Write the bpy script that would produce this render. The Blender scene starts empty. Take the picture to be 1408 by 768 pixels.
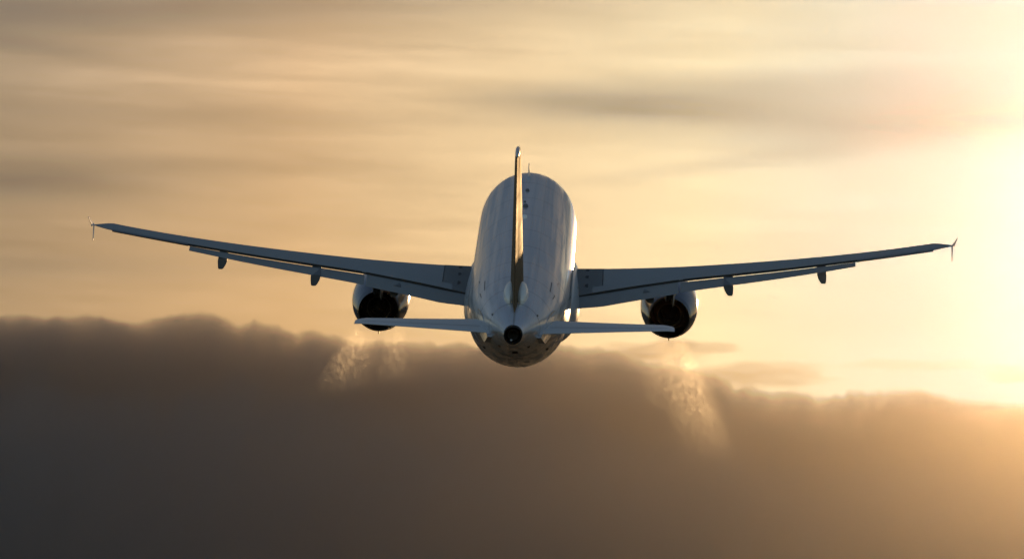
import bpy, bmesh, math, random
from mathutils import Vector, Matrix
R = math.radians
scene = bpy.context.scene
C = scene.collection

# ------------------------------------------------------------------ camera
CAM_Z = 120.0            # the photographer stands on high ground above the plain
PITCH = 4.0
cam_d = bpy.data.cameras.new('camera')
cam = bpy.data.objects.new('camera', cam_d)
C.objects.link(cam)
cam.location = (0, 0, CAM_Z)
cam.rotation_euler = (R(90 + PITCH), 0, 0)
cam_d.sensor_width = 36.0
cam_d.lens = 36.0 * 260.0 / (1408 / 34.75)
cam_d.clip_start = 0.5
cam_d.clip_end = 60000.0
scene.camera = cam
cam_d.dof.use_dof = True
cam_d.dof.focus_distance = 258.0
cam_d.dof.aperture_fstop = 1.3

# ------------------------------------------------------------------ sun direction, sky, exposure
SUN_AZ, SUN_EL = 6.6, 4.4          # degrees right of the camera axis, degrees above the horizon
sun_dir = Vector((math.sin(R(SUN_AZ)) * math.cos(R(SUN_EL)),
                  math.cos(R(SUN_AZ)) * math.cos(R(SUN_EL)), math.sin(R(SUN_EL))))
sun_d = bpy.data.lights.new('sun', 'SUN')
sun_d.energy = 5.0
sun_d.angle = R(0.5)
sun_d.color = (1.0, 0.59, 0.25)
sun = bpy.data.objects.new('sun', sun_d)
C.objects.link(sun)
sun.rotation_euler = sun_dir.to_track_quat('Z', 'Y').to_euler()
sun.location = (300, 2000, 400)

world = bpy.data.worlds.new('World')
scene.world = world
world.use_nodes = True
wn, wl = world.node_tree.nodes, world.node_tree.links
wn.clear()


class G:
    """tiny helper to wire shader nodes"""
    def __init__(self, tree):
        self.n, self.l = tree.nodes, tree.links

    def node(self, kind, **kw):
        nd = self.n.new(kind)
        for k, v in kw.items():
            setattr(nd, k, v)
        return nd

    def put(self, sock, v):
        if hasattr(v, 'is_output') or hasattr(v, 'links'):
            self.l.new(v, sock)
        else:
            sock.default_value = v

    def math(self, op, a, b=0.0, c=0.0, clamp=False):
        nd = self.node('ShaderNodeMath', operation=op, use_clamp=clamp)
        for i, v in enumerate((a, b, c)):
            self.put(nd.inputs[i], v)
        return nd.outputs[0]

    def vmath(self, op, a, b=(0, 0, 0)):
        nd = self.node('ShaderNodeVectorMath', operation=op)
        self.put(nd.inputs[0], a)
        self.put(nd.inputs[1], b)
        return nd

    def noise(self, vec, scale, detail=4.0, rough=0.5, dist=0.0):
        nd = self.node('ShaderNodeTexNoise')
        self.put(nd.inputs['Vector'], vec)
        nd.inputs['Scale'].default_value = scale
        nd.inputs['Detail'].default_value = detail
        nd.inputs['Roughness'].default_value = rough
        nd.inputs['Distortion'].default_value = dist
        return nd.outputs['Fac']

    def ramp(self, fac, stops, interp='LINEAR'):
        nd = self.node('ShaderNodeValToRGB')
        cr = nd.color_ramp
        cr.interpolation = interp
        while len(cr.elements) < len(stops):
            cr.elements.new(0.5)
        for e, (p, c) in zip(cr.elements, stops):
            e.position = p
            e.color = (c[0], c[1], c[2], 1) if hasattr(c, '__len__') else (c, c, c, 1)
        self.put(nd.inputs[0], fac)
        return nd.outputs[0]

    def mix(self, fac, a, b, blend='MIX'):
        nd = self.node('ShaderNodeMix', data_type='RGBA', blend_type=blend)
        self.put(nd.inputs[0], fac)
        self.put(nd.inputs[6], a)
        self.put(nd.inputs[7], b)
        return nd.outputs[2]

    def smooth(self, v, lo, hi):
        nd = self.node('ShaderNodeMapRange', interpolation_type='SMOOTHSTEP')
        self.put(nd.inputs[0], v)
        nd.inputs[1].default_value = lo
        nd.inputs[2].default_value = hi
        return nd.outputs[0]


g = G(world.node_tree)
SKY_STRENGTH = 0.10
sky = g.node('ShaderNodeTexSky', sky_type='NISHITA', sun_disc=False)
sky.sun_elevation = R(SUN_EL)
sky.sun_rotation = R(SUN_AZ)
sky.altitude = 100
sky.air_density = 1.0
sky.dust_density = 1.5
sky.ozone_density = 1.5
tc = g.node('ShaderNodeTexCoord')
dirv = tc.outputs['Generated']
sep = g.node('ShaderNodeSeparateXYZ')
g.l.new(dirv, sep.inputs[0])
az = g.math('MULTIPLY', g.math('ARCTAN2', sep.outputs[0], sep.outputs[1]), 57.29578)
el = g.math('MULTIPLY', g.math('ARCSINE', sep.outputs[2]), 57.29578)
# angle to the sun, degrees
cosg = g.vmath('DOT_PRODUCT', dirv, tuple(sun_dir)).outputs['Value']
gam = g.math('MULTIPLY', g.math('ARCCOSINE', g.math('MINIMUM', cosg, 0.9999999)), 57.29578)
# GLOW: thin high cloud lit from behind by the low sun: bright close to the sun, fading away from it
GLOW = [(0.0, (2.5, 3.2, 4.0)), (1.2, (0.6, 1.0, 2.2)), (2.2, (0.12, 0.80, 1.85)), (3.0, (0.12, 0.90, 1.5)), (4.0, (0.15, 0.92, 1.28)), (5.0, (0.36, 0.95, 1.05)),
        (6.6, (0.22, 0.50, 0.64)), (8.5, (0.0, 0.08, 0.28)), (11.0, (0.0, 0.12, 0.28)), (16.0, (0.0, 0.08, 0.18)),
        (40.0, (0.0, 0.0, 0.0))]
SKY_GAIN = [(0.0, (0.2, 0.2, 0.3)), (2.2, (0.16, 0.16, 0.24)), (4.0, (0.47, 0.52, 0.58)), (5.0, (0.68, 0.68, 0.70)), (6.6, (0.74, 0.75, 0.76)), (8.5, (0.74, 0.75, 0.77)),
        (11.0, (0.60, 0.60, 0.62)), (16.0, (0.60, 0.65, 0.76)), (26.0, (1.25, 1.5, 2.0)), (45.0, (2.2, 2.6, 3.3)), (80.0, (9.8, 9.4, 9.5))]  # sky gain by sun angle: boosted behind the camera, added to light the aircraft
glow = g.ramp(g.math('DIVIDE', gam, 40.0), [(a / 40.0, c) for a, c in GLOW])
thin = g.ramp(g.math('DIVIDE', gam, 80.0), [(a / 80.0, c) for a, c in SKY_GAIN])  # per-direction gain applied to the sky colour
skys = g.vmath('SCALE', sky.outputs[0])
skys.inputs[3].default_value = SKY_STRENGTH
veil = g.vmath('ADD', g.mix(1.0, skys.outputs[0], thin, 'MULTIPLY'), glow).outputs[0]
# streaks of the high cloud, drawn out along the horizon
cmb = g.node('ShaderNodeCombineXYZ')
g.put(cmb.inputs[0], az)
g.put(cmb.inputs[1], g.math('MULTIPLY_ADD', az, 0.05, el))
angv = cmb.outputs[0]
st = g.vmath('MULTIPLY', angv, (0.22, 1.5, 1.0)).outputs[0]
n1 = g.noise(st, 1.1, 6.0, 0.58, 0.7)
st2 = g.vmath('MULTIPLY', angv, (0.5, 4.0, 1.0)).outputs[0]
n2 = g.noise(st2, 1.0, 4.0, 0.5, 0.4)


st3 = g.vmath('MULTIPLY', angv, (0.8, 11.0, 1.0)).outputs[0]
n3 = g.noise(st3, 1.0, 5.0, 0.6, 0.5)


def blob(a0, e0, wa, we, tilt=0.0):
    """soft lens-shaped bank of darker cloud centred on an azimuth and elevation"""
    da = g.math('DIVIDE', g.math('SUBTRACT', az, a0), wa)
    ee = g.math('SUBTRACT', g.math('SUBTRACT', el, e0), g.math('MULTIPLY', g.math('SUBTRACT', az, a0), tilt))
    de = g.math('DIVIDE', ee, we)
    r2 = g.math('ADD', g.math('MULTIPLY', da, da), g.math('MULTIPLY', de, de))
    return g.math('EXPONENT', g.math('MULTIPLY', r2, -1.0))


dark = None
for b, amp in ((blob(1.0, 5.50, 1.7, 0.15, -0.06), 0.40), (blob(2.5, 5.62, 2.0, 0.30, 0.0), 0.30), (blob(3.3, 5.28, 1.6, 0.16, 0.05), 0.26),
               (blob(-4.3, 4.85, 1.3, 0.17, 0.0), 0.32), (blob(-4.0, 6.30, 3.4, 0.20, -0.01), 0.28), (blob(-1.2, 6.40, 2.0, 0.08, 0.0), 0.10),
               (blob(-4.0, 5.98, 1.6, 0.09, -0.12), 0.20), (blob(-2.4, 5.42, 2.6, 0.09, -0.03), 0.12), (blob(-1.9, 5.85, 2.6, 0.42, -0.02), -0.26), (blob(-1.2, 5.0, 2.0, 0.25, 0.0), -0.10), (blob(-2.6, 5.0, 2.0, 0.10, -0.02), 0.10),
               (blob(-4.2, 4.1, 1.8, 0.12, 0.0), 0.14), (blob(2.0, 5.02, 1.5, 0.07, 0.12), 0.14), (blob(-1.5, 5.75, 2.2, 0.08, -0.02), 0.08),
               (blob(4.4, 5.48, 1.0, 0.26, 0.03), 0.07), (blob(3.0, 5.92, 2.2, 0.10, 0.02), -0.16), (blob(-3.2, 5.72, 2.0, 0.10, -0.02), -0.10)):
    t_ = g.math('MULTIPLY', b, amp)
    dark = t_ if dark is None else g.math('ADD', dark, t_)
wob = g.math('MULTIPLY_ADD', g.math('ADD', g.math('MULTIPLY', n1, 0.6), g.math('MULTIPLY', n3, 0.4)), 3.4, -0.5)
dark = g.math('MULTIPLY', dark, wob)
streak = g.math('MULTIPLY', g.math('SUBTRACT', n1, 0.5), 0.30)
streak = g.math('ADD', streak, g.math('MULTIPLY', g.math('SUBTRACT', n2, 0.5), 0.32))
streak = g.math('ADD', streak, g.math('MULTIPLY', g.math('SUBTRACT', n3, 0.5), 0.34))
dens = g.math('SUBTRACT', g.math('ADD', 1.06, streak), dark)
grey = g.mix(g.math('MULTIPLY', dark, 1.4, clamp=True), (1, 1, 1, 1), (0.88, 1.0, 1.22, 1))
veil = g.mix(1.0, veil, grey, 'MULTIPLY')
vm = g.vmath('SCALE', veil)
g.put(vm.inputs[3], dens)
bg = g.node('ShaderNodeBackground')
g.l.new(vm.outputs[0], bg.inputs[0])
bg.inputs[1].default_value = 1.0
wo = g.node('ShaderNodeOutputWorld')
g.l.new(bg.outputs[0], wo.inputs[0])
world.cycles.sampling_method = 'MANUAL'
world.cycles.sample_map_resolution = 2048

scene.view_settings.view_transform = 'Standard'
scene.view_settings.look = 'None'
scene.view_settings.exposure = -2.0
scene.view_settings.gamma = 1.0
scene.cycles.use_denoising = True
scene.cycles.max_bounces = 8
scene.cycles.volume_bounces = 2
scene.cycles.sample_clamp_indirect = 8.0


HAZE_DENS = 1.75e-6

# ------------------------------------------------------------------ helpers
def material(name, color, rough=0.5, metallic=0.0, spec=0.5, coat=0.0, coat_rough=0.05):
    m = bpy.data.materials.new(name)
    m.use_nodes = True
    b = m.node_tree.nodes['Principled BSDF']
    b.inputs['Base Color'].default_value = (*color, 1)
    b.inputs['Roughness'].default_value = rough
    b.inputs['Metallic'].default_value = metallic
    b.inputs['Specular IOR Level'].default_value = spec
    b.inputs['Coat Weight'].default_value = coat
    b.inputs['Coat Roughness'].default_value = coat_rough
    return m


def tag(o, label=None, cat=None, group=None, kind=None):
    if label: o['label'] = label
    if cat: o['category'] = cat
    if group: o['group'] = group
    if kind: o['kind'] = kind
    return o


def obj(name, bm, mat, parent=None, smooth=True, angle=35.0):
    bmesh.ops.recalc_face_normals(bm, faces=bm.faces)
    me = bpy.data.meshes.new(name)
    bm.to_mesh(me)
    bm.free()
    if smooth:
        me.shade_smooth()
        me.set_sharp_from_angle(angle=R(angle))
    me.materials.append(mat)
    o = bpy.data.objects.new(name, me)
    C.objects.link(o)
    if parent is not None:
        o.parent = parent
    return o


def loft(bm, rings, cap0=True, cap1=True, closed=True):
    vs = [[bm.verts.new(p) for p in r] for r in rings]
    n = len(vs[0])
    for a, b in zip(vs, vs[1:]):
        for i in range(n if closed else n - 1):
            j = (i + 1) % n
            bm.faces.new((a[i], a[j], b[j], b[i]))
    if cap0: bm.faces.new(vs[0])
    if cap1: bm.faces.new(list(reversed(vs[-1])))
    return vs


def lathe(bm, prof, n=64, axis=(0, 0, 0), cap0=False, cap1=False):
    """prof: (Y, radius) along the aircraft's long axis"""
    rings = []
    for y, r in prof:
        rings.append([(axis[0] + r * math.cos(2 * math.pi * k / n), axis[1] + y,
                       axis[2] + r * math.sin(2 * math.pi * k / n)) for k in range(n)])
    return loft(bm, rings, cap0, cap1)


def ellipse_ring(y, zc, a, b, n=96, x0=0.0, p=2.0):
    out = []
    for k in range(n):
        t = 2 * math.pi * k / n
        c, s = math.cos(t), math.sin(t)
        out.append((x0 + a * math.copysign(abs(c) ** (2 / p), c), y, zc + b * math.copysign(abs(s) ** (2 / p), s)))
    return out


def interp(x, xs, ys):
    if x <= xs[0]: return ys[0]
    for i in range(1, len(xs)):
        if x <= xs[i]:
            t = (x - xs[i - 1]) / (xs[i] - xs[i - 1])
            return ys[i - 1] + t * (ys[i] - ys[i - 1])
    return ys[-1]


def smooth_interp(x, xs, ys):
    """Catmull-Rom through the stations"""
    if x <= xs[0]: return ys[0]
    if x >= xs[-1]: return ys[-1]
    i = max(k for k in range(len(xs)) if xs[k] <= x)
    i = min(i, len(xs) - 2)
    def slope(k):
        if k == 0: return (ys[1] - ys[0]) / (xs[1] - xs[0])
        if k == len(xs) - 1: return (ys[-1] - ys[-2]) / (xs[-1] - xs[-2])
        return (ys[k + 1] - ys[k - 1]) / (xs[k + 1] - xs[k - 1])
    h = xs[i + 1] - xs[i]
    t = (x - xs[i]) / h
    m0, m1 = slope(i) * h, slope(i + 1) * h
    return ((2 * t**3 - 3 * t**2 + 1) * ys[i] + (t**3 - 2 * t**2 + t) * m0 + (-2 * t**3 + 3 * t**2) * ys[i + 1] + (t**3 - t**2) * m1)


def box(bm, x0, x1, y0, y1, z0, z1):
    v = [bm.verts.new(p) for p in ((x0, y0, z0), (x1, y0, z0), (x1, y1, z0), (x0, y1, z0),
                                   (x0, y0, z1), (x1, y0, z1), (x1, y1, z1), (x0, y1, z1))]
    for f in ((0, 3, 2, 1), (4, 5, 6, 7), (0, 1, 5, 4), (1, 2, 6, 5), (2, 3, 7, 6), (3, 0, 4, 7)):
        bm.faces.new([v[i] for i in f])


# ------------------------------------------------------------------ materials
def paint(name, col, rough, spec, coat, coat_rough, wave=0.0, lines=(), windows=False, mottle=0.06, metallic=0.0, streaks=0.0, laps=()):
    """airliner paint: faint weathering, panel joints across the body, slightly wavy skin"""
    m = material(name, col, rough, metallic, spec, coat, coat_rough)
    q = G(m.node_tree)
    b = m.node_tree.nodes['Principled BSDF']
    t = q.node('ShaderNodeTexCoord').outputs['Object']
    stretched = q.vmath('MULTIPLY', t, (1.0, 0.12, 1.0)).outputs[0]
    n = q.noise(stretched, 2.2, 6.0, 0.6)
    fine = q.noise(t, 9.0, 5.0, 0.6)
    f = q.math('ADD', q.math('MULTIPLY', q.math('SUBTRACT', n, 0.5), mottle * 3), q.math('MULTIPLY', q.math('SUBTRACT', fine, 0.5), mottle))
    f = q.math('ADD', f, 1.0)
    if streaks > 0:
        # lengthwise bands of more and less polished skin
        sv = q.vmath('MULTIPLY', t, (1.0, 0.02, 1.0)).outputs[0]
        sn = q.noise(sv, 4.2, 3.0, 0.55)
        f = q.math('ADD', f, q.math('MULTIPLY', q.math('SUBTRACT', sn, 0.5), streaks * 1.6))
        q.put(b.inputs['Coat Weight'], q.math('MULTIPLY', q.smooth(sn, 0.36, 0.62), coat))
    s = q.node('ShaderNodeSeparateXYZ')
    q.l.new(t, s.inputs[0])
    for y0 in lines:
        d = q.math('ABSOLUTE', q.math('SUBTRACT', s.outputs[1], y0))
        ln = q.smooth(d, 0.02, 0.09)
        f = q.math('MULTIPLY', f, q.math('MULTIPLY_ADD', ln, 0.45, 0.55))
    if laps:
        # lengthwise lap joints of the skin panels
        ang = q.math('MULTIPLY', q.math('ABSOLUTE', q.math('ARCTAN2', s.outputs[0], s.outputs[2])), 57.29578)
        for a0 in laps:
            ln = q.smooth(q.math('ABSOLUTE', q.math('SUBTRACT', ang, float(a0))), 0.15, 0.55)
            f = q.math('MULTIPLY', f, q.math('MULTIPLY_ADD', ln, 0.18, 0.82))
    cv = q.vmath('SCALE', (col[0], col[1], col[2]))
    q.put(cv.inputs[3], f)
    out = cv.outputs[0]
    if windows:
        # cabin windows: a row of small rounded panes along each side
        fy = q.math('SUBTRACT', q.math('FRACT', q.math('DIVIDE', s.outputs[1], 0.533)), 0.5)
        wy = q.math('DIVIDE', q.math('MULTIPLY', fy, 0.533), 0.115)
        wz = q.math('DIVIDE', q.math('SUBTRACT', s.outputs[2], 0.42), 0.165)
        r4 = q.math('ADD', q.math('POWER', q.math('ABSOLUTE', wy), 4.0), q.math('POWER', q.math('ABSOLUTE', wz), 4.0))
        w = q.math('LESS_THAN', r4, 1.0)
        w = q.math('MULTIPLY', w, q.math('GREATER_THAN', s.outputs[1], -12.5))
        w = q.math('MULTIPLY', w, q.math('LESS_THAN', s.outputs[1], 10.2))
        out = q.mix(w, out, (0.02, 0.022, 0.025, 1))
    q.l.new(out, b.inputs['Base Color'])
    q.put(b.inputs['Roughness'], q.math('MULTIPLY_ADD', q.math('SUBTRACT', n, 0.5), 0.25, rough))
    if wave > 0:
        bp = q.node('ShaderNodeBump')
        bp.inputs['Strength'].default_value = 1.0
        bp.inputs['Distance'].default_value = wave
        wv = q.vmath('MULTIPLY', t, (1.0, 0.012, 1.0)).outputs[0]
        q.l.new(q.noise(wv, 3.5, 2.0, 0.5), bp.inputs['Height'])
        q.l.new(bp.outputs[0], b.inputs['Normal'])
        q.l.new(bp.outputs[0], b.inputs['Coat Normal'])
    return m


M = {}
M['skin'] = paint('fuselage_paint', (0.62, 0.62, 0.63), 0.34, 0.5, 1.0, 0.10, wave=0.010, metallic=0.7, laps=(20, 52, 84),
                  lines=(8.0, 4.2, 0.2, -3.4, -7.2, -11.0, -14.2, -16.7, -19.2), windows=True, mottle=0.05, streaks=0.14)
M['cone'] = M['skin']
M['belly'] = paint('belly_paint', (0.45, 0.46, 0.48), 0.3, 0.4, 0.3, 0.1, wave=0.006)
M['wing'] = paint('wing_grey', (0.24, 0.245, 0.25), 0.5, 0.12, 0.0, 0.3, mottle=0.08)
M['wing_panel'] = paint('wing_panel_grey', (0.30, 0.305, 0.31), 0.5, 0.12, 0.0, 0.3, mottle=0.06)
M['flap'] = paint('flap_grey', (0.20, 0.205, 0.21), 0.5, 0.12, 0.0, 0.3, mottle=0.08)
M['fairing'] = paint('fairing_grey', (0.11, 0.115, 0.125), 0.45, 0.3, 0.0, 0.3, mottle=0.06)
M['tailplane'] = paint('tailplane_paint', (0.48, 0.49, 0.505), 0.4, 0.3, 0.1, 0.15, mottle=0.05)
M['fin'] = paint('fin_paint', (0.12, 0.085, 0.05), 0.6, 0.06, 0.0, 0.12, wave=0.01, mottle=0.05)
M['white'] = paint('white_paint', (0.78, 0.78, 0.76), 0.35, 0.4, 0.4, 0.1, mottle=0.03)
M['nacelle'] = paint('nacelle_paint', (0.17, 0.17, 0.175), 0.2, 0.5, 0.6, 0.06, wave=0.004, mottle=0.05, metallic=0.75)
M['dark_metal'] = paint('sooty_metal', (0.04, 0.037, 0.034), 0.45, 0.4, 0.0, 0.3, mottle=0.12)
M['hot_metal'] = paint('heat_stained_metal', (0.45, 0.39, 0.31), 0.35, 0.5, 0.0, 0.3, mottle=0.15, metallic=0.7)
M['soot'] = paint('soot_black', (0.012, 0.012, 0.012), 0.7, 0.2, 0.0, 0.3)
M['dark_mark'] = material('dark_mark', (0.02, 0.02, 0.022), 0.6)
M['rubber'] = material('rubber_seal', (0.015, 0.015, 0.016), 0.6)
M['steel'] = material('bare_metal', (0.55, 0.56, 0.58), 0.28, 0.9)

# ------------------------------------------------------------------ ground
bm = bmesh.new()
bmesh.ops.create_grid(bm, x_segments=8, y_segments=8, size=45000)
gm = material('ground_fields', (0.03, 0.03, 0.025), 0.95, 0, 0.1)
q = G(gm.node_tree)
gt = q.node('ShaderNodeTexCoord').outputs['Object']
fld = q.noise(gt, 0.004, 5, 0.6)
q.l.new(q.ramp(fld, [(0.35, (0.016, 0.021, 0.014)), (0.6, (0.034, 0.032, 0.024))]),
        gm.node_tree.nodes['Principled BSDF'].inputs['Base Color'])
ground = tag(obj('ground', bm, gm, smooth=False), 'dark fields of the plain far below the airliner', kind='structure')

# ------------------------------------------------------------------ airliner
plane = bpy.data.objects.new('airliner', None)
C.objects.link(plane)
tag(plane, 'grey twin-engine airliner seen from behind, climbing away over a dark cloud bank', 'airliner')
plane.rotation_mode = 'YXZ'
plane.location = (0.46, 259.33, CAM_Z + 18.65)
plane.rotation_euler = (R(14.0), R(1.5), R(-1.2))

# fuselage: stations along Y (nose forward): centre height, half width, half height
FY = [-22.0, -21.4, -20.2, -18.5, -16.5, -14.5, -12.5, -10.5, -8.5, -6.5, 9.0, 10.5, 11.7, 12.8, 13.8, 14.6, 15.2, 15.5]
FZ = [1.34, 1.30, 1.19, 0.99, 0.72, 0.45, 0.22, 0.08, 0.02, 0.0, 0.0, -0.01, -0.05, -0.13, -0.25, -0.38, -0.50, -0.56]
FA = [0.34, 0.46, 0.73, 1.07, 1.40, 1.66, 1.85, 1.94, 1.975, 1.975, 1.975, 1.95, 1.86, 1.68, 1.38, 1.00, 0.58, 0.05]
FB = [0.35, 0.45, 0.70, 1.02, 1.36, 1.66, 1.90, 2.02, 2.065, 2.07, 2.07, 2.04, 1.93, 1.70, 1.36, 0.97, 0.55, 0.05]
bm = bmesh.new()
rings = []
ys = sorted(set(FY + [y * 0.5 for y in range(-43, 31)]))
for y in ys:
    rings.append(ellipse_ring(y, smooth_interp(y, FY, FZ), smooth_interp(y, FY, FA), smooth_interp(y, FY, FB), 112))
loft(bm, rings, cap0=False)
fuselage = obj('fuselage', bm, M['skin'], plane)


def crown(y):
    return smooth_interp(y, FY, FZ) + smooth_interp(y, FY, FB)


def skin_point(y, deg, lift=0.0):
    """point on the skin, deg from the crown towards the right"""
    zc, a, b = (smooth_interp(y, FY, F) for F in (FZ, FA, FB))
    return Vector(((a + lift) * math.sin(R(deg)), y, zc + (b + lift) * math.cos(R(deg))))


# auxiliary exhaust in the tail tip
bm = bmesh.new()
lathe(bm, [(-21.99, 0.345), (-22.25, 0.335), (-22.27, 0.31), (-22.1, 0.285), (-21.4, 0.24), (-21.3, 0.0001)], 48, (0, 0, 1.345))
tail_exhaust = obj('tail_exhaust', bm, M['soot'], plane)
bm = bmesh.new()
lathe(bm, [(-22.10, 0.20), (-22.12, 0.185), (-21.8, 0.18), (-21.6, 0.0001)], 32, (0.0, 0, 1.33))
obj('exhaust_ring', bm, M['dark_metal'], tail_exhaust)
bm = bmesh.new()
bmesh.ops.create_uvsphere(bm, u_segments=16, v_segments=10, radius=0.045, matrix=Matrix.Translation((-0.06, -22.27, 1.17)))
obj('tail_light', bm, M['steel'], tail_exhaust)

# antennas and domes along the crown
def blade(name, y, h, c0, c1, sweep, side=1, thick=0.03, x=0.0):
    bm = bmesh.new()
    z0 = (crown(y) if side > 0 else smooth_interp(y, FY, FZ) - smooth_interp(y, FY, FB)) - side * 0.03
    rings = []
    for t in (0, 0.5, 1.0):
        c = c0 + (c1 - c0) * t
        yy = y - sweep * t
        z = z0 + side * h * t
        th = thick * (1 - 0.5 * t)
        rings.append([(x, yy + c / 2, z), (x + th, yy + c * 0.1, z), (x, yy - c / 2, z), (x - th, yy + c * 0.1, z)])
    loft(bm, rings)
    return obj(name, bm, M['white'], fuselage)


blade('antenna', 9.3, 0.64, 0.34, 0.2, 0.18, thick=0.045)
bm = bmesh.new()
bmesh.ops.create_uvsphere(bm, u_segments=20, v_segments=12, radius=1.0,
                          matrix=Matrix.Translation((0, 9.2, 2.06)) @ Matrix.Diagonal((0.11, 0.3, 0.07, 1)))
obj('antenna_base', bm, M['skin'], fuselage)
for y, r, x in ((5.9, 0.085, 0.0), (2.0, 0.11, 0.0), (-0.6, 0.12, 0.0), (3.1, 0.05, -0.05)):
    bm = bmesh.new()
    bmesh.ops.create_uvsphere(bm, u_segments=20, v_segments=12, radius=1.0,
                              matrix=Matrix.Translation((x, y, crown(y) + 0.01)) @ Matrix.Diagonal((r, r * 2.2, r * 0.9, 1)))
    obj('beacon' if r == 0.11 else 'antenna_dome', bm, M['fairing'] if r != 0.12 else M['white'], fuselage)
blade('belly_antenna', -9.6, 0.26, 0.3, 0.2, 0.15, side=-1, thick=0.045)


def patch(name, corners, mat, parent, lift=0.006, sub=6):
    """thin plate lying on the fuselage skin, corners as (y, degrees)"""
    (ya, da), (yb, db) = corners
    bm = bmesh.new()
    top = [[bm.verts.new(skin_point(ya + (yb - ya) * i / sub, da + (db - da) * j / sub, lift)) for j in range(sub + 1)] for i in range(sub + 1)]
    for i in range(sub):
        for j in range(sub):
            bm.faces.new((top[i][j], top[i + 1][j], top[i + 1][j + 1], top[i][j + 1]))
    bmesh.ops.solidify(bm, geom=bm.faces[:], thickness=0.004)
    return obj(name, bm, mat, parent)


def skin_strip(name, pts, width, mat, parent, lift=0.005):
    """narrow strip following a path of (y, degrees) on the skin"""
    bm = bmesh.new()
    P = [skin_point(y, d, lift) for y, d in pts]
    L, Rr = [], []
    for i, p in enumerate(P):
        a, b = P[max(i - 1, 0)], P[min(i + 1, len(P) - 1)]
        t = (b - a).normalized()
        n = Vector((p.x, 0, p.z - smooth_interp(p.y, FY, FZ))).normalized()
        s = t.cross(n).normalized() * width / 2
        L.append(bm.verts.new(p - s)); Rr.append(bm.verts.new(p + s))
    for i in range(len(P) - 1):
        bm.faces.new((L[i], L[i + 1], Rr[i + 1], Rr[i]))
    return obj(name, bm, mat, parent)


# door seams near the tail and service hatches
for sg in (-1, 1):
    loop = []
    for k in range(41):
        t = 2 * math.pi * k / 40
        c, s = math.cos(t), math.sin(t)
        loop.append((-11.6 + 0.42 * math.copysign(abs(c) ** 0.5, c), sg * (68 + 17 * math.copysign(abs(s) ** 0.5, s))))
    skin_strip('door_seam', loop, 0.025, M['dark_mark'], fuselage)
    skin_strip('hatch_seam', [(-12.6, sg * 43), (-13.6, sg * 45), (-14.4, sg * 47)], 0.035, M['dark_mark'], fuselage)
    skin_strip('hatch_seam', [(-14.0, sg * 55), (-15.0, sg * 56)], 0.03, M['dark_mark'], fuselage)
    patch('drain_hole', ((-19.0, sg * 58), (-19.2, sg * 62)), M['dark_mark'], fuselage, sub=2)
    patch('vent_opening', ((-15.3, sg * 128), (-15.9, sg * 132)), M['dark_mark'], fuselage, sub=2)
    patch('vent_opening', ((-19.2, sg * 140), (-19.5, sg * 147)), M['dark_mark'], fuselage, sub=2)
patch('access_panel', ((-18.6, 172), (-19.2, 184)), M['dark_mark'], fuselage, sub=3)
skin_strip('hatch_seam', [(-17.6, 150 + k * 5) for k in range(13)], 0.03, M['dark_mark'], fuselage)

# belly fairing between the wings
bm = bmesh.new()
BY = [-7.2, -6.6, -5.6, -4.0, -2.0, 1.0, 3.5, 5.0, 6.0, 6.6]
BA = [0.5, 1.35, 1.95, 2.2, 2.28, 2.28, 2.2, 1.95, 1.4, 0.5]
BB = [0.25, 0.75, 1.15, 1.36, 1.42, 1.42, 1.38, 1.2, 0.8, 0.3]
rings = [ellipse_ring(y, -1.12, smooth_interp(y, BY, BA), smooth_interp(y, BY, BB), 72, p=2.5)
         for y in [-7.2 + 0.3 * k for k in range(47)]]
loft(bm, rings)
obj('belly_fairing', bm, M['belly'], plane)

# ------------------------------------------------------------------ wings
PZL = [2.2951834055298948e-05, -0.0007804683641186153, 0.01362001817705446, 0.0717264379450593, -0.9989033699916361]
PZT = [-2.4821819491271627e-05, 0.0011679035490363763, -0.017501310447272503, 0.2794785001938985, -1.235415352493133]


def poly(p, x):
    v = 0.0
    for c in p: v = v * x + c
    return v


TIP0, TIP = 15.97, 16.74


def LE(s):
    y = 3.3 - (s - 1.975) * math.tan(R(26.5))
    if s > TIP0:
        t = (s - TIP0) / (TIP - TIP0)
        y -= 0.25 * t ** 2.2
    return y


def TE(s):
    y = -2.35 - (s - 2) * 0.02 if s < 6.3 else -2.436 - (s - 6.3) * 0.25
    if s > TIP0:
        t = (s - TIP0) / (TIP - TIP0)
        y += 0.75 * t ** 1.3
    return y


def zle(s):
    s2 = min(s, 16.0)
    return poly(PZL, s2) + (s - s2) * 0.06


def zte(s):
    s2 = min(s, 16.0)
    return poly(PZT, s2) + (s - s2) * 0.10


def thick(s):
    v = interp(s, [2, 6.3, 16.0], [0.125, 0.105, 0.085])
    return v


NAF = 26
TT = [0.5 * (1 - math.cos(math.pi * k / NAF)) for k in range(NAF + 1)]


def half_t(t):
    return 5 * (0.2969 * math.sqrt(t) - 0.126 * t - 0.3516 * t * t + 0.2843 * t ** 3 - 0.1036 * t ** 4)


def airfoil(x, yle, zl, yte, zt, th, te=0.03, lower=1.0, upper=1.0):
    """closed section from the trailing edge over the top, round the nose and back below"""
    ch = yle - yte
    up, lo = [], []
    for t in TT:
        zc = zl + (zt - zl) * t
        h = half_t(t) * th * ch
        up.append((x, yle - ch * t, zc + h * upper))
        lo.append((x, yle - ch * t, zc - h * lower - te * t))
    return list(reversed(up)) + lo[1:]


def wing_z(s, y):
    """upper and lower surface heights of the fixed wing"""
    ch = LE(s) - TE(s)
    t = max(0.0, min(1.0, (LE(s) - y) / ch))
    zc = zle(s) + (zte(s) - zle(s)) * t
    h = half_t(t) * thick(s) * ch
    return zc + h, zc - h - 0.03 * t


def lower_factor(s):
    return 1.0


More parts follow.
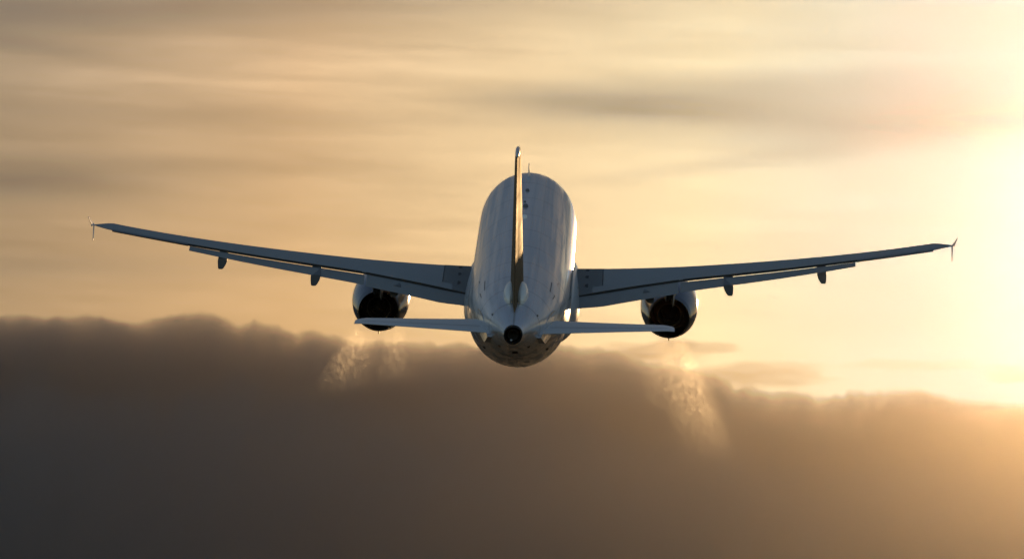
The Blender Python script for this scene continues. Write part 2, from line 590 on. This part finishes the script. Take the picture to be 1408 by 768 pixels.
def make_wing(sg):
    bm = bmesh.new()
    st = [1.2, 2.0, 2.6, 3.4, 4.3, 5.2, 6.0, 6.35, 7.0, 8, 9, 10, 11, 12, 13, 14, 15, 15.5, 15.97, 16.15, 16.3, 16.45, 16.58, 16.67, 16.74]
    rings = []
    for s in st:
        th = thick(s)
        te = 0.03
        if s > TIP0:
            t = (s - TIP0) / (TIP - TIP0)
            th *= 1 - 0.35 * t ** 2
            te = 0.03 - 0.02 * t
        rings.append(airfoil(sg * s, LE(s), zle(s), TE(s) - (0.0 if s < TIP0 else 0), zte(s), th, te))
    loft(bm, rings)
    wing = obj('wing', bm, M['wing'], plane)

    # flaps: a slotted surface behind and below the fixed wing
    def flap(s0, s1, chord, dz, defl, dy, name='flap', n=10, mat='flap'):
        bm = bmesh.new()
        rr = []
        for k in range(n + 1):
            s = s0 + (s1 - s0) * k / n
            c = chord(s)
            yl, zl = TE(s) + dy, zte(s) - dz(s)
            d = R(defl(s))
            rr.append(airfoil(sg * s, yl, zl, yl - c * math.cos(d), zl - c * math.sin(d), 0.13, 0.012))
        loft(bm, rr)
        return obj(name, bm, M[mat], wing)
    flap(2.02, 6.10, lambda s: 1.22 - 0.02 * s, lambda s: interp(s, [2.3, 2.9, 6.1], [0.10, 0.125, 0.125]),
         lambda s: interp(s, [2.3, 3.2, 6.1], [11.0, 15.0, 13.5]), 0.10)
    flap(6.20, 12.95, lambda s: 1.30 - 0.05 * s, lambda s: interp(s, [6.2, 11.0, 13.0], [0.155, 0.14, 0.115]), lambda s: interp(s, [6.2, 9.5, 13], [11.5, 8.5, 3.5]), 0.06)

    # dark strip painted as the shade in the gap ahead of the flaps
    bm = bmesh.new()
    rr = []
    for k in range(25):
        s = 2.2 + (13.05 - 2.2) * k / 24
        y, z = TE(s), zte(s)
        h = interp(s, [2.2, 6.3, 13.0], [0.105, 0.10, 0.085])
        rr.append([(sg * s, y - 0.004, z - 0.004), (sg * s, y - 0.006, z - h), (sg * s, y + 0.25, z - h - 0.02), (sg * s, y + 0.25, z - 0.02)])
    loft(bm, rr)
    obj('flap_gap_shade', bm, M['dark_mark'], wing)

    # aileron with its raised lower face
    bm = bmesh.new()
    rr = []
    for k in range(9):
        s = 13.03 + (15.93 - 13.03) * k / 8
        y, z = TE(s), zte(s)
        hh = interp(s, [13.0, 16.0], [0.105, 0.085])
        rr.append([(sg * s, y + 0.03, z + 0.012), (sg * s, y - 0.10, z - 0.012), (sg * s, y - 0.11, z - 0.030),
                   (sg * s, y + 0.02, z - hh), (sg * s, y + 0.20, z - hh - 0.015), (sg * s, y + 0.22, z - 0.05)])
    loft(bm, rr)
    obj('aileron', bm, M['fairing'], wing)

    # spoiler panels let into the top of the wing, just proud of it
    for a, b in ((2.75, 4.9), (6.5, 8.0), (8.05, 9.6), (9.65, 11.2), (11.25, 12.8)):
        bm = bmesh.new()
        n = 4
        up, dn = [], []
        for k in range(n + 1):
            s = a + (b - a) * k / n
            w = 0.62 if a > 5 else 0.75
            row = []
            for j in range(6):
                y = TE(s) + w * (1 - j / 5)
                row.append((sg * s, y, wing_z(s, y)[0] + 0.010))
            up.append([bm.verts.new(p) for p in row])
            dn.append([bm.verts.new((p[0], p[1], p[2] - 0.018)) for p in row])
        for k in range(n):
            for j in range(5):
                bm.faces.new((up[k][j], up[k][j + 1], up[k + 1][j + 1], up[k + 1][j]))
                bm.faces.new((dn[k][j], dn[k + 1][j], dn[k + 1][j + 1], dn[k][j + 1]))
        for j in range(5):
            bm.faces.new((up[0][j], dn[0][j], dn[0][j + 1], up[0][j + 1]))
            bm.faces.new((up[n][j], up[n][j + 1], dn[n][j + 1], dn[n][j]))
        for k in range(n):
            bm.faces.new((up[k][0], up[k + 1][0], dn[k + 1][0], dn[k][0]))
            bm.faces.new((up[k][5], dn[k][5], dn[k + 1][5], up[k + 1][5]))
        obj('spoiler', bm, M['wing'], wing)

    # root panel with three round ports, dark joint along its outer edge
    def on_top(s, y, d): return (sg * s, y, wing_z(s, y)[0] + d)
    bm = bmesh.new()
    rows = []
    for k in range(4):
        s = 1.9 + (3.12 - 1.9) * k / 3
        rows.append([bm.verts.new(on_top(s, LE(s) - 0.25 - (LE(s) - 0.25 - TE(s) - 0.03) * j / 14, 0.009)) for j in range(15)])
    for k in range(3):
        for j in range(14):
            bm.faces.new((rows[k][j], rows[k][j + 1], rows[k + 1][j + 1], rows[k + 1][j]))
    bmesh.ops.solidify(bm, geom=bm.faces[:], thickness=0.007)
    root = obj('root_panel', bm, M['wing_panel'], wing)
    bm = bmesh.new()
    rows = []
    for s in (3.13, 3.165):
        rows.append([bm.verts.new(on_top(s, LE(s) - 0.25 - (LE(s) - 0.25 - TE(s) - 0.03) * j / 14, 0.007)) for j in range(15)])
    for j in range(14):
        bm.faces.new((rows[0][j], rows[0][j + 1], rows[1][j + 1], rows[1][j]))
    obj('panel_joint', bm, M['dark_mark'], wing)
    for y in (1.55, 0.15, -1.25):
        s = 2.55
        bm = bmesh.new()
        cz = wing_z(s, y)[0] + 0.014
        vs = []
        for k in range(20):
            t = 2 * math.pi * k / 20
            yy = y + 0.26 * math.sin(t)
            vs.append(bm.verts.new((sg * (s + 0.105 * math.cos(t)), yy, wing_z(s, yy)[0] + 0.014)))
        bm.faces.new(vs)
        bmesh.ops.solidify(bm, geom=bm.faces[:], thickness=0.004)
        obj('inspection_port', bm, M['dark_mark'], wing)

    # canoe fairings of the flap tracks, hanging below and behind the wing
    for s, ln, hgt, w, aft in ((4.95, 2.6, 0.46, 0.23, 0.55), (8.05, 2.9, 0.44, 0.205, 0.86), (11.65, 2.5, 0.42, 0.195, 0.68)):
        bm = bmesh.new()
        rr = []
        yb = TE(s) - aft
        for k in range(13):
            t = k / 12
            y = yb + ln * t
            # underside of the flap behind the wing, underside of the wing ahead of it
            if y < TE(s):
                ztop = zte(s) - 0.15 - (TE(s) - y) * 0.17
            else:
                ztop = min(wing_z(s, y)[1] + 0.02, zte(s) - 0.10)
            full = 1.0 if t < 0.35 else math.sqrt(max(0.0, 1 - ((t - 0.35) / 0.65) ** 2))
            full = max(full, 0.06)
            hh = hgt * full * (0.93 + 0.07 * min(1, t * 3))
            ww = w * (0.55 + 0.45 * full)
            ring = []
            for a in range(24):
                th = 2 * math.pi * a / 24
                c_, s_ = math.cos(th), math.sin(th)
                px = math.copysign(abs(c_) ** 0.4, c_) * ww
                v = 0.5 + 0.5 * math.copysign(abs(s_) ** 0.4, s_)     # 1 at the flap, 0 at the keel
                lean = 1 - v
                px = px * (1 - 0.50 * lean ** 1.6) + sg * ww * 0.42 * lean ** 1.6
                ring.append((sg * s + px, y, ztop + 0.03 - (hh + 0.03) * lean))
            rr.append(ring)
        loft(bm, rr)
        obj('flap_track_fairing', bm, M['fairing'], wing)

    # wing tip fence: arrow-shaped plate above and below the tip
    xt = TIP
    yL, yT, zt = LE(16.0), TE(16.0), (zle(TIP) + zte(TIP)) / 2
    bm = bmesh.new()
    for up_, h_, lean, toe in ((1, 0.42, 0.11, -0.02), (-1, 0.48, 0.06, -0.12)):
        rr = []
        for k in range(5):
            t = k / 4
            z = zt + up_ * h_ * t
            yf = yL - 0.1 - (yL - 0.1 - (yT - 0.25)) * t * 0.85
            yb = yT + 0.15 - 0.45 * t
            th = (0.040 if up_ > 0 else 0.024) * (1 - 0.45 * t)
            def xx(y): return sg * (xt + lean * t + 0.02 + toe * (yL - y))
            ym = yf * 0.6 + yb * 0.4
            rr.append([(xx(yf), yf, z), (xx(ym) + th, ym, z), (xx(yb) + th * .3, yb, z), (xx(yb) - th * .3, yb, z), (xx(ym) - th, ym, z)])
        loft(bm, rr)
    obj('wing_fence', bm, M['tailplane'], wing)
    return wing


make_wing(-1)
make_wing(1)


# ------------------------------------------------------------------ engines
def make_engine(sg):
    ex, ez = (5.82 if sg > 0 else -5.74), -2.04
    bm = bmesh.new()
    outer = [(4.95, 0.86), (5.02, 0.93), (4.95, 1.00), (4.7, 1.06), (4.2, 1.13), (3.5, 1.15), (2.8, 1.14), (2.1, 1.09),
             (1.5, 0.985), (1.0, 0.89), (0.62, 0.805), (0.60, 0.79)]
    lathe(bm, outer, 80, (ex, 0, ez))
    nac = obj('engine', bm, M['nacelle'], plane)
    # dark inner duct and nested exhaust rings
    bm = bmesh.new()
    lathe(bm, [(0.595, 0.795), (0.60, 0.765), (1.0, 0.80), (1.9, 0.82), (2.4, 0.80), (2.45, 0.0001)], 64, (ex, 0, ez))
    obj('exhaust_duct', bm, M['dark_metal'], nac)
    bm = bmesh.new()
    lathe(bm, [(2.3, 0.62), (1.75, 0.56), (1.25, 0.47), (1.24, 0.45), (1.6, 0.46), (2.3, 0.50)], 64, (ex, 0, ez))
    obj('core_nozzle', bm, M['hot_metal'], nac)
    bm = bmesh.new()
    lathe(bm, [(2.3, 0.33), (1.8, 0.30), (1.35, 0.20), (1.05, 0.08), (0.98, 0.0001)], 48, (ex, 0, ez))
    obj('exhaust_plug', bm, M['dark_metal'], nac)
    bm = bmesh.new()
    lathe(bm, [(4.94, 0.865), (4.6, 0.80), (4.0, 0.80), (3.9, 0.0001)], 48, (ex, 0, ez))
    obj('intake_duct', bm, M['dark_metal'], nac)
    bm = bmesh.new()
    box(bm, ex - 0.02, ex + 0.02, 1.55, 1.75, ez - 1.10, ez - 0.95)
    obj('drain_mast', bm, M['dark_metal'], nac)
    # pylon with its split tail wedge
    bm = bmesh.new()
    rr = []
    for y, zt, zb, w in ((4.0, -0.75, -0.9, 0.05), (3.2, -0.55, -1.1, 0.17), (1.8, -0.5, -1.2, 0.20), (0.6, -0.55, -1.25, 0.19), (-0.4, -0.55, -1.2, 0.13), (-1.2, -0.55, -0.95, 0.03)):
        rr.append([(ex - w, y, zt), (ex + w, y, zt), (ex + w * 0.9, y, (zt + zb) / 2), (ex + w * 0.35, y, zb), (ex - w * 0.35, y, zb), (ex - w * 0.9, y, (zt + zb) / 2)])
    loft(bm, rr)
    pyl = obj('engine_pylon', bm, M['nacelle'], plane)
    for dx, zb in ((-0.16, -1.33), (0.12, -1.55)):
        bm = bmesh.new()
        rr = []
        for y, zt, z2, w in ((1.2, -1.0, zb + 0.15, 0.10), (0.3, -0.9, zb, 0.11), (-0.5, -0.8, zb + 0.22, 0.09), (-1.0, -0.75, -0.95, 0.03)):
            rr.append([(ex + dx - w, y, zt), (ex + dx + w, y, zt), (ex + dx + w * 0.15, y, z2), (ex + dx - w * 0.15, y, z2)])
        loft(bm, rr)
        obj('pylon_tail_wedge', bm, M['white'], pyl, angle=20)


make_engine(-1)
make_engine(1)

# ------------------------------------------------------------------ tailplane
def make_tailplane(sg):
    bm = bmesh.new()
    rr = []
    s0, s1 = 0.35, 5.92
    sts = [0.35, 0.8, 1.2, 1.8, 2.6, 3.4, 4.2, 5.0, 5.45, 5.66, 5.78, 5.86]
    for s in sts:
        yl = -14.9 - (s - 0.8) * math.tan(R(29.0))
        yt = -19.0 - (s - 0.8) * 0.17
        if s > 5.45:
            yl -= 0.5 * ((s - 5.45) / 0.41) ** 2
        ch = yl - yt
        zm = 0.65 + (s - 0.8) * 0.092
        inc = -math.tan(R(interp(s, [0.8, 5.9], [4.8, 6.2])))
        th = interp(s, [0.3, 5.4, 5.95], [0.10, 0.06, 0.04])
        rr.append(airfoil(sg * s, yl, zm + inc * ch * 0.5, yt, zm - inc * ch * 0.5, th, 0.02))
    loft(bm, rr)
    tp = obj('tailplane', bm, M['tailplane'], plane)
    # elevator joint on the upper surface
    bm = bmesh.new()
    L_ = []
    for k in range(13):
        s = 1.3 + 4.3 * k / 12
        row = []
        for f in (0.70, 0.712):
            yl = -14.9 - (s - 0.8) * math.tan(R(29.0))
            yt = -19.0 - (s - 0.8) * 0.17
            ch = yl - yt
            zm = 0.65 + (s - 0.8) * 0.092
            inc = -math.tan(R(interp(s, [0.8, 5.9], [4.8, 6.2])))
            zc = zm + inc * ch * 0.5 - inc * ch * f
            row.append(bm.verts.new((sg * s, yl - ch * f, zc + half_t(f) * interp(s, [0.3, 5.4], [0.10, 0.06]) * ch + 0.006)))
        L_.append(row)
    for a, b in zip(L_, L_[1:]):
        bm.faces.new((a[0], a[1], b[1], b[0]))
    obj('elevator_joint', bm, M['dark_mark'], tp)
    # flat seal plate where the tailplane pivots against the tail cone
    bm = bmesh.new()
    pts = [(-13.9, 0.75), (-16.2, 1.20), (-17.4, 1.22), (-19.4, 0.75), (-18.3, 0.34), (-15.8, 0.30)]
    def xo(y): return interp(y, [-19.4, -17.5, -15.5, -13.9], [0.98, 1.22, 1.46, 1.66])
    inner = [bm.verts.new((sg * (xo(y) - 0.5), y, z)) for y, z in pts]
    outer = [bm.verts.new((sg * xo(y), y, z)) for y, z in pts]
    n = len(pts)
    bm.faces.new(outer)
    bm.faces.new(list(reversed(inner)))
    for i in range(n):
        j = (i + 1) % n
        bm.faces.new((inner[i], inner[j], outer[j], outer[i]))
    obj('seal_plate', bm, M['skin'], tp, angle=10)


make_tailplane(-1)
make_tailplane(1)

# ------------------------------------------------------------------ fin
bm = bmesh.new()
rr = []
FIN = [(1.4, -13.2, -19.6, 0.080), (1.95, -13.7, -19.7, 0.080), (2.6, -14.25, -19.85, 0.080), (4.0, -15.5, -20.2, 0.080), (5.5, -16.85, -20.55, 0.082),
       (7.0, -18.2, -20.92, 0.086), (7.55, -18.75, -21.06, 0.088), (7.75, -19.0, -21.10, 0.08), (7.85, -19.5, -21.12, 0.05)]
for z, yl, yt, th in FIN:
    ch = yl - yt
    up, lo = [], []
    for t in TT:
        h = half_t(t) * th * ch
        h = max(h, 0.0) * (1.0)
        up.append((h + 0.012 * t, yl - ch * t, z))
        lo.append((-h - 0.012 * t, yl - ch * t, z))
    rr.append(list(reversed(up)) + lo[1:])
loft(bm, rr)
fin = obj('tail_fin', bm, M['fin'], plane)
bm = bmesh.new()
rr = []
for z, yl, yt, w in ((1.55, -19.3, -20.2, 0.085), (2.1, -19.5, -20.6, 0.085), (4.0, -20.0, -21.1, 0.075), (6.0, -20.5, -21.45, 0.065), (7.5, -20.9, -21.72, 0.055), (7.75, -20.97, -21.75, 0.045)):
    rr.append([(w, yl, z), (0.012, yt, z), (-0.012, yt, z), (-w, yl, z)])
loft(bm, rr)
rud = obj('rudder', bm, M['fin'], fin)
bm = bmesh.new()
bmesh.ops.create_uvsphere(bm, u_segments=20, v_segments=14, radius=1.0,
                          matrix=Matrix.Translation((0, -20.6, 7.80)) @ Matrix.Diagonal((0.085, 1.1, 0.13, 1)))
obj('fin_cap', bm, M['skin'], fin)
for sg in (-1, 1):
    bm = bmesh.new()
    bmesh.ops.create_uvsphere(bm, u_segments=24, v_segments=16, radius=1.0,
                              matrix=Matrix.Translation((sg * 0.20, -17.6, 2.02)) @ Matrix.Diagonal((0.26, 1.5, 0.42, 1)))
    obj('fin_root_fairing', bm, M['white'], fin)

# ------------------------------------------------------------------ cloud bank
def cloud_material(name, dens, aniso, col, absorb=(1, 1, 1), absorb_dens=0.0, dens2=0.0, aniso2=0.0):
    m = bpy.data.materials.new(name)
    m.use_nodes = True
    q = G(m.node_tree)
    q.n.clear()
    o = q.node('ShaderNodeOutputMaterial')
    v = q.node('ShaderNodeVolumeScatter')
    v.inputs['Color'].default_value = (*col, 1)
    v.inputs['Density'].default_value = dens
    v.inputs['Anisotropy'].default_value = aniso
    sh = v.outputs[0]
    if dens2 > 0:
        w = q.node('ShaderNodeVolumeScatter')
        w.inputs['Color'].default_value = (*col, 1)
        w.inputs['Density'].default_value = dens2
        w.inputs['Anisotropy'].default_value = aniso2
        ad = q.node('ShaderNodeAddShader')
        q.l.new(sh, ad.inputs[0]); q.l.new(w.outputs[0], ad.inputs[1])
        sh = ad.outputs[0]
    if absorb_dens > 0:
        w = q.node('ShaderNodeVolumeAbsorption')
        w.inputs['Color'].default_value = (*absorb, 1)
        w.inputs['Density'].default_value = absorb_dens
        ad = q.node('ShaderNodeAddShader')
        q.l.new(sh, ad.inputs[0]); q.l.new(w.outputs[0], ad.inputs[1])
        sh = ad.outputs[0]
    q.l.new(sh, o.inputs['Volume'])
    return m


from mathutils import noise as mnoise


def cloud_bank(name, y0, xs, tops, bottom, depth, seed, mat, x_step=10.0, power=1.5):
    """closed lumpy body of cloud drawn out along X, its section widening below the crest; depth: function of x"""
    bm = bmesh.new()
    x0, x1 = xs[0], xs[-1]
    nx = int((x1 - x0) / x_step)
    nu = 48
    rings = []
    for i in range(nx + 1):
        x = x0 + (x1 - x0) * i / nx
        top = smooth_interp(x, xs, tops)
        H = top - bottom
        ring = []
        for k in range(nu + 1):
            u = -1 + 2 * k / nu              # front foot to back foot over the crest
            zz = top - H * abs(u) ** power
            yy = y0 + K * depth(x / K) * u
            p = Vector((x / (32.0 * K) + seed, yy / (150.0 * K), zz / (40.0 * K)))
            f = (mnoise.fractal(p, 0.8, 2.1, 6) * 5.5 + mnoise.fractal(p * 0.3 + Vector((9, 4, seed)), 1.0, 2.0, 3) * 4.0) * K
            rag = max(0.0, 0.3 + 2.2 * mnoise.noise(Vector((x / (75.0 * K), seed, 2.0))))
            f += rag * mnoise.fractal(p * 3.3, 0.6, 2.2, 4) * 4.5 * K
            fade = max(0.0, min(1.0, (zz - bottom) / (40.0 * K)))
            ring.append((x, yy + f * 2.0 * u * fade, zz + f * fade))
        rings.append(ring)
    vs = [[bm.verts.new(p) for p in r] for r in rings]
    for a, b in zip(vs, vs[1:]):
        for k in range(nu):
            bm.faces.new((a[k], a[k + 1], b[k + 1], b[k]))
        bm.faces.new((a[nu], a[0], b[0], b[nu]))
    bm.faces.new(vs[0]); bm.faces.new(list(reversed(vs[-1])))
    return obj(name, bm, mat, angle=180)


# at 20 km the frame is 3.1 km wide
CY = 20000.0
K = CY / 5000.0
def at(px, py, d=CY):
    """where a cloud crest stands at distance d: bearing and height measured from the photograph"""
    return (px - 704) / 34.75 * d / 260.0, CAM_Z + d * math.tan(R(PITCH)) + (384 - py) / 34.75 * d / 260.0


crest = [(-5200, 520), (-4200, 470), (-3300, 505), (-2400, 455), (-1500, 470), (-600, 455), (-200, 445), (0, 442), (60, 435), (130, 438), (200, 433), (275, 431), (330, 440), (395, 442), (450, 452), (520, 460), (600, 466),
         (700, 470), (780, 475), (840, 482), (900, 494), (960, 508), (1010, 524), (1060, 536), (1110, 538), (1150, 546), (1200, 542), (1260, 539),
         (1310, 549), (1408, 553), (1600, 560), (2000, 540), (2900, 520), (3700, 560), (4700, 500), (6200, 540)]
pts = [at(*c) for c in crest]
M['cloud'] = cloud_material('cloud_vapour', 0.0007 / K, 0.85, (0.84, 0.93, 1.0), dens2=0.0135 / K, aniso2=0.0,
                            absorb=(0.0, 0.0, 0.0), absorb_dens=0.025 / K)
bank = tag(cloud_bank('cloud_bank', CY, [p[0] for p in pts], [p[1] for p in pts], -60.0,
                      lambda x: interp(x, [-400, 0, 250, 450, 900], [270, 260, 240, 230, 230]), 3.0, M['cloud']),
           'dark grey cloud bank filling the lower part of the sky, its crest edged with gold', 'cloud')

# ragged thin vapour along the crest, behind and a little above the dense bank, and a lower swell in front of it
M['veil'] = cloud_material('crest_vapour', 0.0006 / K, 0.85, (1.0, 1.0, 1.0), dens2=0.0035 / K, aniso2=0.4, absorb=(0.3, 0.15, 0.05), absorb_dens=0.004 / K)
vp = [at(x, y - 5 - 5 * math.sin(x / 90.0), CY + 1900) for x, y in crest]
tag(cloud_bank('crest_cloud', CY + 1900, [p[0] for p in vp], [p[1] for p in vp], -60.0, lambda x: 130.0, 21.0, M['veil']),
    'thin hazy cloud edge showing just above the crest of the dark bank', 'cloud')
M['swell'] = cloud_material('swell_vapour', 0.0003 / K, 0.85, (0.72, 0.87, 1.0), dens2=0.0050 / K, aniso2=0.0, absorb=(0.0, 0.0, 0.0), absorb_dens=0.010 / K)
swell = [(-5200, 560), (-3500, 530), (-1500, 560), (-300, 540), (0, 520), (180, 545), (330, 520), (520, 560), (700, 540), (860, 590), (1000, 610), (1150, 640), (1300, 615), (1408, 640), (1900, 650), (2900, 640), (4500, 600), (6200, 630)]
sp_ = [at(x, y, CY - 1650) for x, y in swell]
tag(cloud_bank('cloud_swell', CY - 1650, [p[0] for p in sp_], [p[1] for p in sp_], -60.0, lambda x: 90.0, 33.0, M['swell']),
    'lower dim swell of grey cloud in front of the bank, along the bottom', 'cloud')


def puff(name, px, py, d, rx, ry, rz, seed, mat):
    """small lumpy cloud, flatter than wide"""
    cx, cz = at(px, py, d)
    bm = bmesh.new()
    bmesh.ops.create_icosphere(bm, subdivisions=6, radius=1.0)
    for v in bm.verts:
        n = v.co.copy()
        p = n * 1.6 + Vector((seed, seed * 2, 0))
        f = 1.0 + 0.55 * mnoise.fractal(p, 0.8, 2.1, 6) + 0.3 * mnoise.fractal(p * 0.6 + Vector((5, 1, 2)), 1.0, 2.0, 2)
        v.co = Vector((cx + n.x * rx * f, d + n.y * ry * f, cz + n.z * rz * f * (1.0 if n.z > 0 else 0.7)))
    return obj(name, bm, mat, angle=180)


M['thin_cloud'] = cloud_material('thin_cloud_vapour', 0.0006 / K, 0.85, (1.0, 1.0, 1.0), dens2=0.005 / K, aniso2=0.3,
                                 absorb=(0.25, 0.15, 0.05), absorb_dens=0.006 / K)
for px, py, d, rx, ry, rz, seed, lab in (
        (1050, 520, 18800.0, 50, 45, 10, 1.3, 'ragged brown puff of cloud standing on the bank below and right of the right engine'),
        (905, 486, 18600.0, 46, 60, 8, 5.1, 'soft hazy puff of cloud along the crest under the right half of the tailplane'),
        (1400, 517, 18400.0, 22, 25, 7, 8.7, 'small golden scrap of cloud above the bank at the right edge'),
        (1255, 503, 19200.0, 48, 14, 5, 2.2, 'pale glowing wisp of cloud above the bank, below the right wing tip')):
    tag(puff('small_cloud', px, py, d, rx * K, ry * K, rz * K, seed, M['thin_cloud']), lab, 'cloud', 'small clouds along the crest of the bank')

# ------------------------------------------------------------------ haze: even air from behind the camera to just short of the clouds
bm = bmesh.new()
box(bm, -5000, 5000, -120, 17700, -1.0, 2600)
hm = bpy.data.materials.new('haze_air')
hm.use_nodes = True
q = G(hm.node_tree)
q.n.clear()
pv = q.node('ShaderNodeVolumePrincipled')
pv.inputs['Color'].default_value = (1.0, 0.93, 0.85, 1)
pv.inputs['Density'].default_value = HAZE_DENS
pv.inputs['Anisotropy'].default_value = 0.965
q.l.new(pv.outputs[0], q.node('ShaderNodeOutputMaterial').inputs['Volume'])
tag(obj('haze', bm, hm, smooth=False), 'thin golden haze in the air towards the low sun', kind='stuff')


# ------------------------------------------------------------------ exhaust plumes: thin turbulent vapour trailing back from each engine
FLAT = 0.22     # each plume is a thin shear layer of vapour, wide and shallow


def plume(start, yaw, dip, length, r0, r1, dens, seed, lit, label):
    bm = bmesh.new()
    n = 24
    rings = [[((r0 + (r1 - r0) * t) * math.cos(2 * math.pi * k / n), -length * t, FLAT * (r0 + (r1 - r0) * t) * math.sin(2 * math.pi * k / n))
              for k in range(n)] for t in (0, 0.25, 0.5, 0.75, 1.0)]
    loft(bm, rings)
    m = bpy.data.materials.new('exhaust_vapour')
    m.use_nodes = True
    q = G(m.node_tree)
    q.n.clear()
    t = q.node('ShaderNodeTexCoord').outputs['Object']
    sp = q.node('ShaderNodeSeparateXYZ')
    q.l.new(t, sp.inputs[0])
    along = q.math('DIVIDE', sp.outputs[1], -length)
    rad = q.math('MULTIPLY_ADD', along, r1 - r0, r0)
    rr = q.math('DIVIDE', q.math('SQRT', q.math('ADD', q.math('MULTIPLY', sp.outputs[0], sp.outputs[0]), q.math('MULTIPLY', q.math('MULTIPLY', sp.outputs[2], sp.outputs[2]), 1.0 / FLAT ** 2))), rad)
    body = q.math('SUBTRACT', 1.0, q.smooth(rr, 0.35, 1.0))
    fade = q.math('MULTIPLY', q.smooth(along, 0.0, 0.14), q.math('SUBTRACT', 1.0, q.smooth(along, 0.22, 0.98)))
    vec = q.vmath('MULTIPLY_ADD', t, (1.0, 0.30, 0.8))
    vec.inputs[2].default_value = (seed, seed * 2, 0)
    nz = q.noise(vec.outputs[0], 6.0, 3.0, 0.6, 0.3)
    nz = q.math('MULTIPLY_ADD', q.smooth(nz, 0.46, 0.63), 0.88, 0.12)
    edge = q.math('MULTIPLY_ADD', q.smooth(q.math('DIVIDE', q.math('MULTIPLY', sp.outputs[0], lit), rad), -0.5, 0.6), 0.5, 0.5)
    body = q.math('MULTIPLY', body, edge)
    m.cycles.volume_step_rate = 0.008
    d = q.math('MULTIPLY', q.math('MULTIPLY', body, fade), q.math('MULTIPLY', nz, dens))
    v = q.node('ShaderNodeVolumeScatter')
    v.inputs['Anisotropy'].default_value = 0.9
    q.l.new(d, v.inputs['Density'])
    q.l.new(v.outputs[0], q.node('ShaderNodeOutputMaterial').inputs['Volume'])
    o = obj('exhaust_plume', bm, m)
    o.rotation_mode = 'YXZ'
    mw = plane_matrix @ Vector(start)
    o.location = mw
    o.rotation_euler = (R(14.0 + dip), 0, R(-1.2 + yaw))
    tag(o, label, 'exhaust plume', 'vapour plumes trailing from the engines')
    return o


plane_matrix = Matrix.Translation(plane.location) @ plane.rotation_euler.to_matrix().to_4x4()
plume((5.95, 1.0, -2.75), 3.0, 0.0, 27.0, 0.60, 1.7, 0.165, 3.0, 1.0, 'longest and brightest golden vapour plume, slanting down to the right below the right engine')
plume((5.3, 1.0, -2.6), 1.0, 0.0, 20.0, 0.5, 1.4, 0.085, 7.0, 1.0, 'faint golden vapour plume between the right engine and the tail')
plume((-6.2, 1.0, -2.6), -1.5, 0.0, 16.0, 0.6, 1.6, 0.17, 11.0, -1.0, 'mottled golden vapour plume below the outer side of the left engine')
plume((-5.1, 1.0, -2.6), 1.5, 0.0, 14.0, 0.5, 1.3, 0.125, 17.0, 1.0, 'short faint vapour plume below the inner side of the left engine')
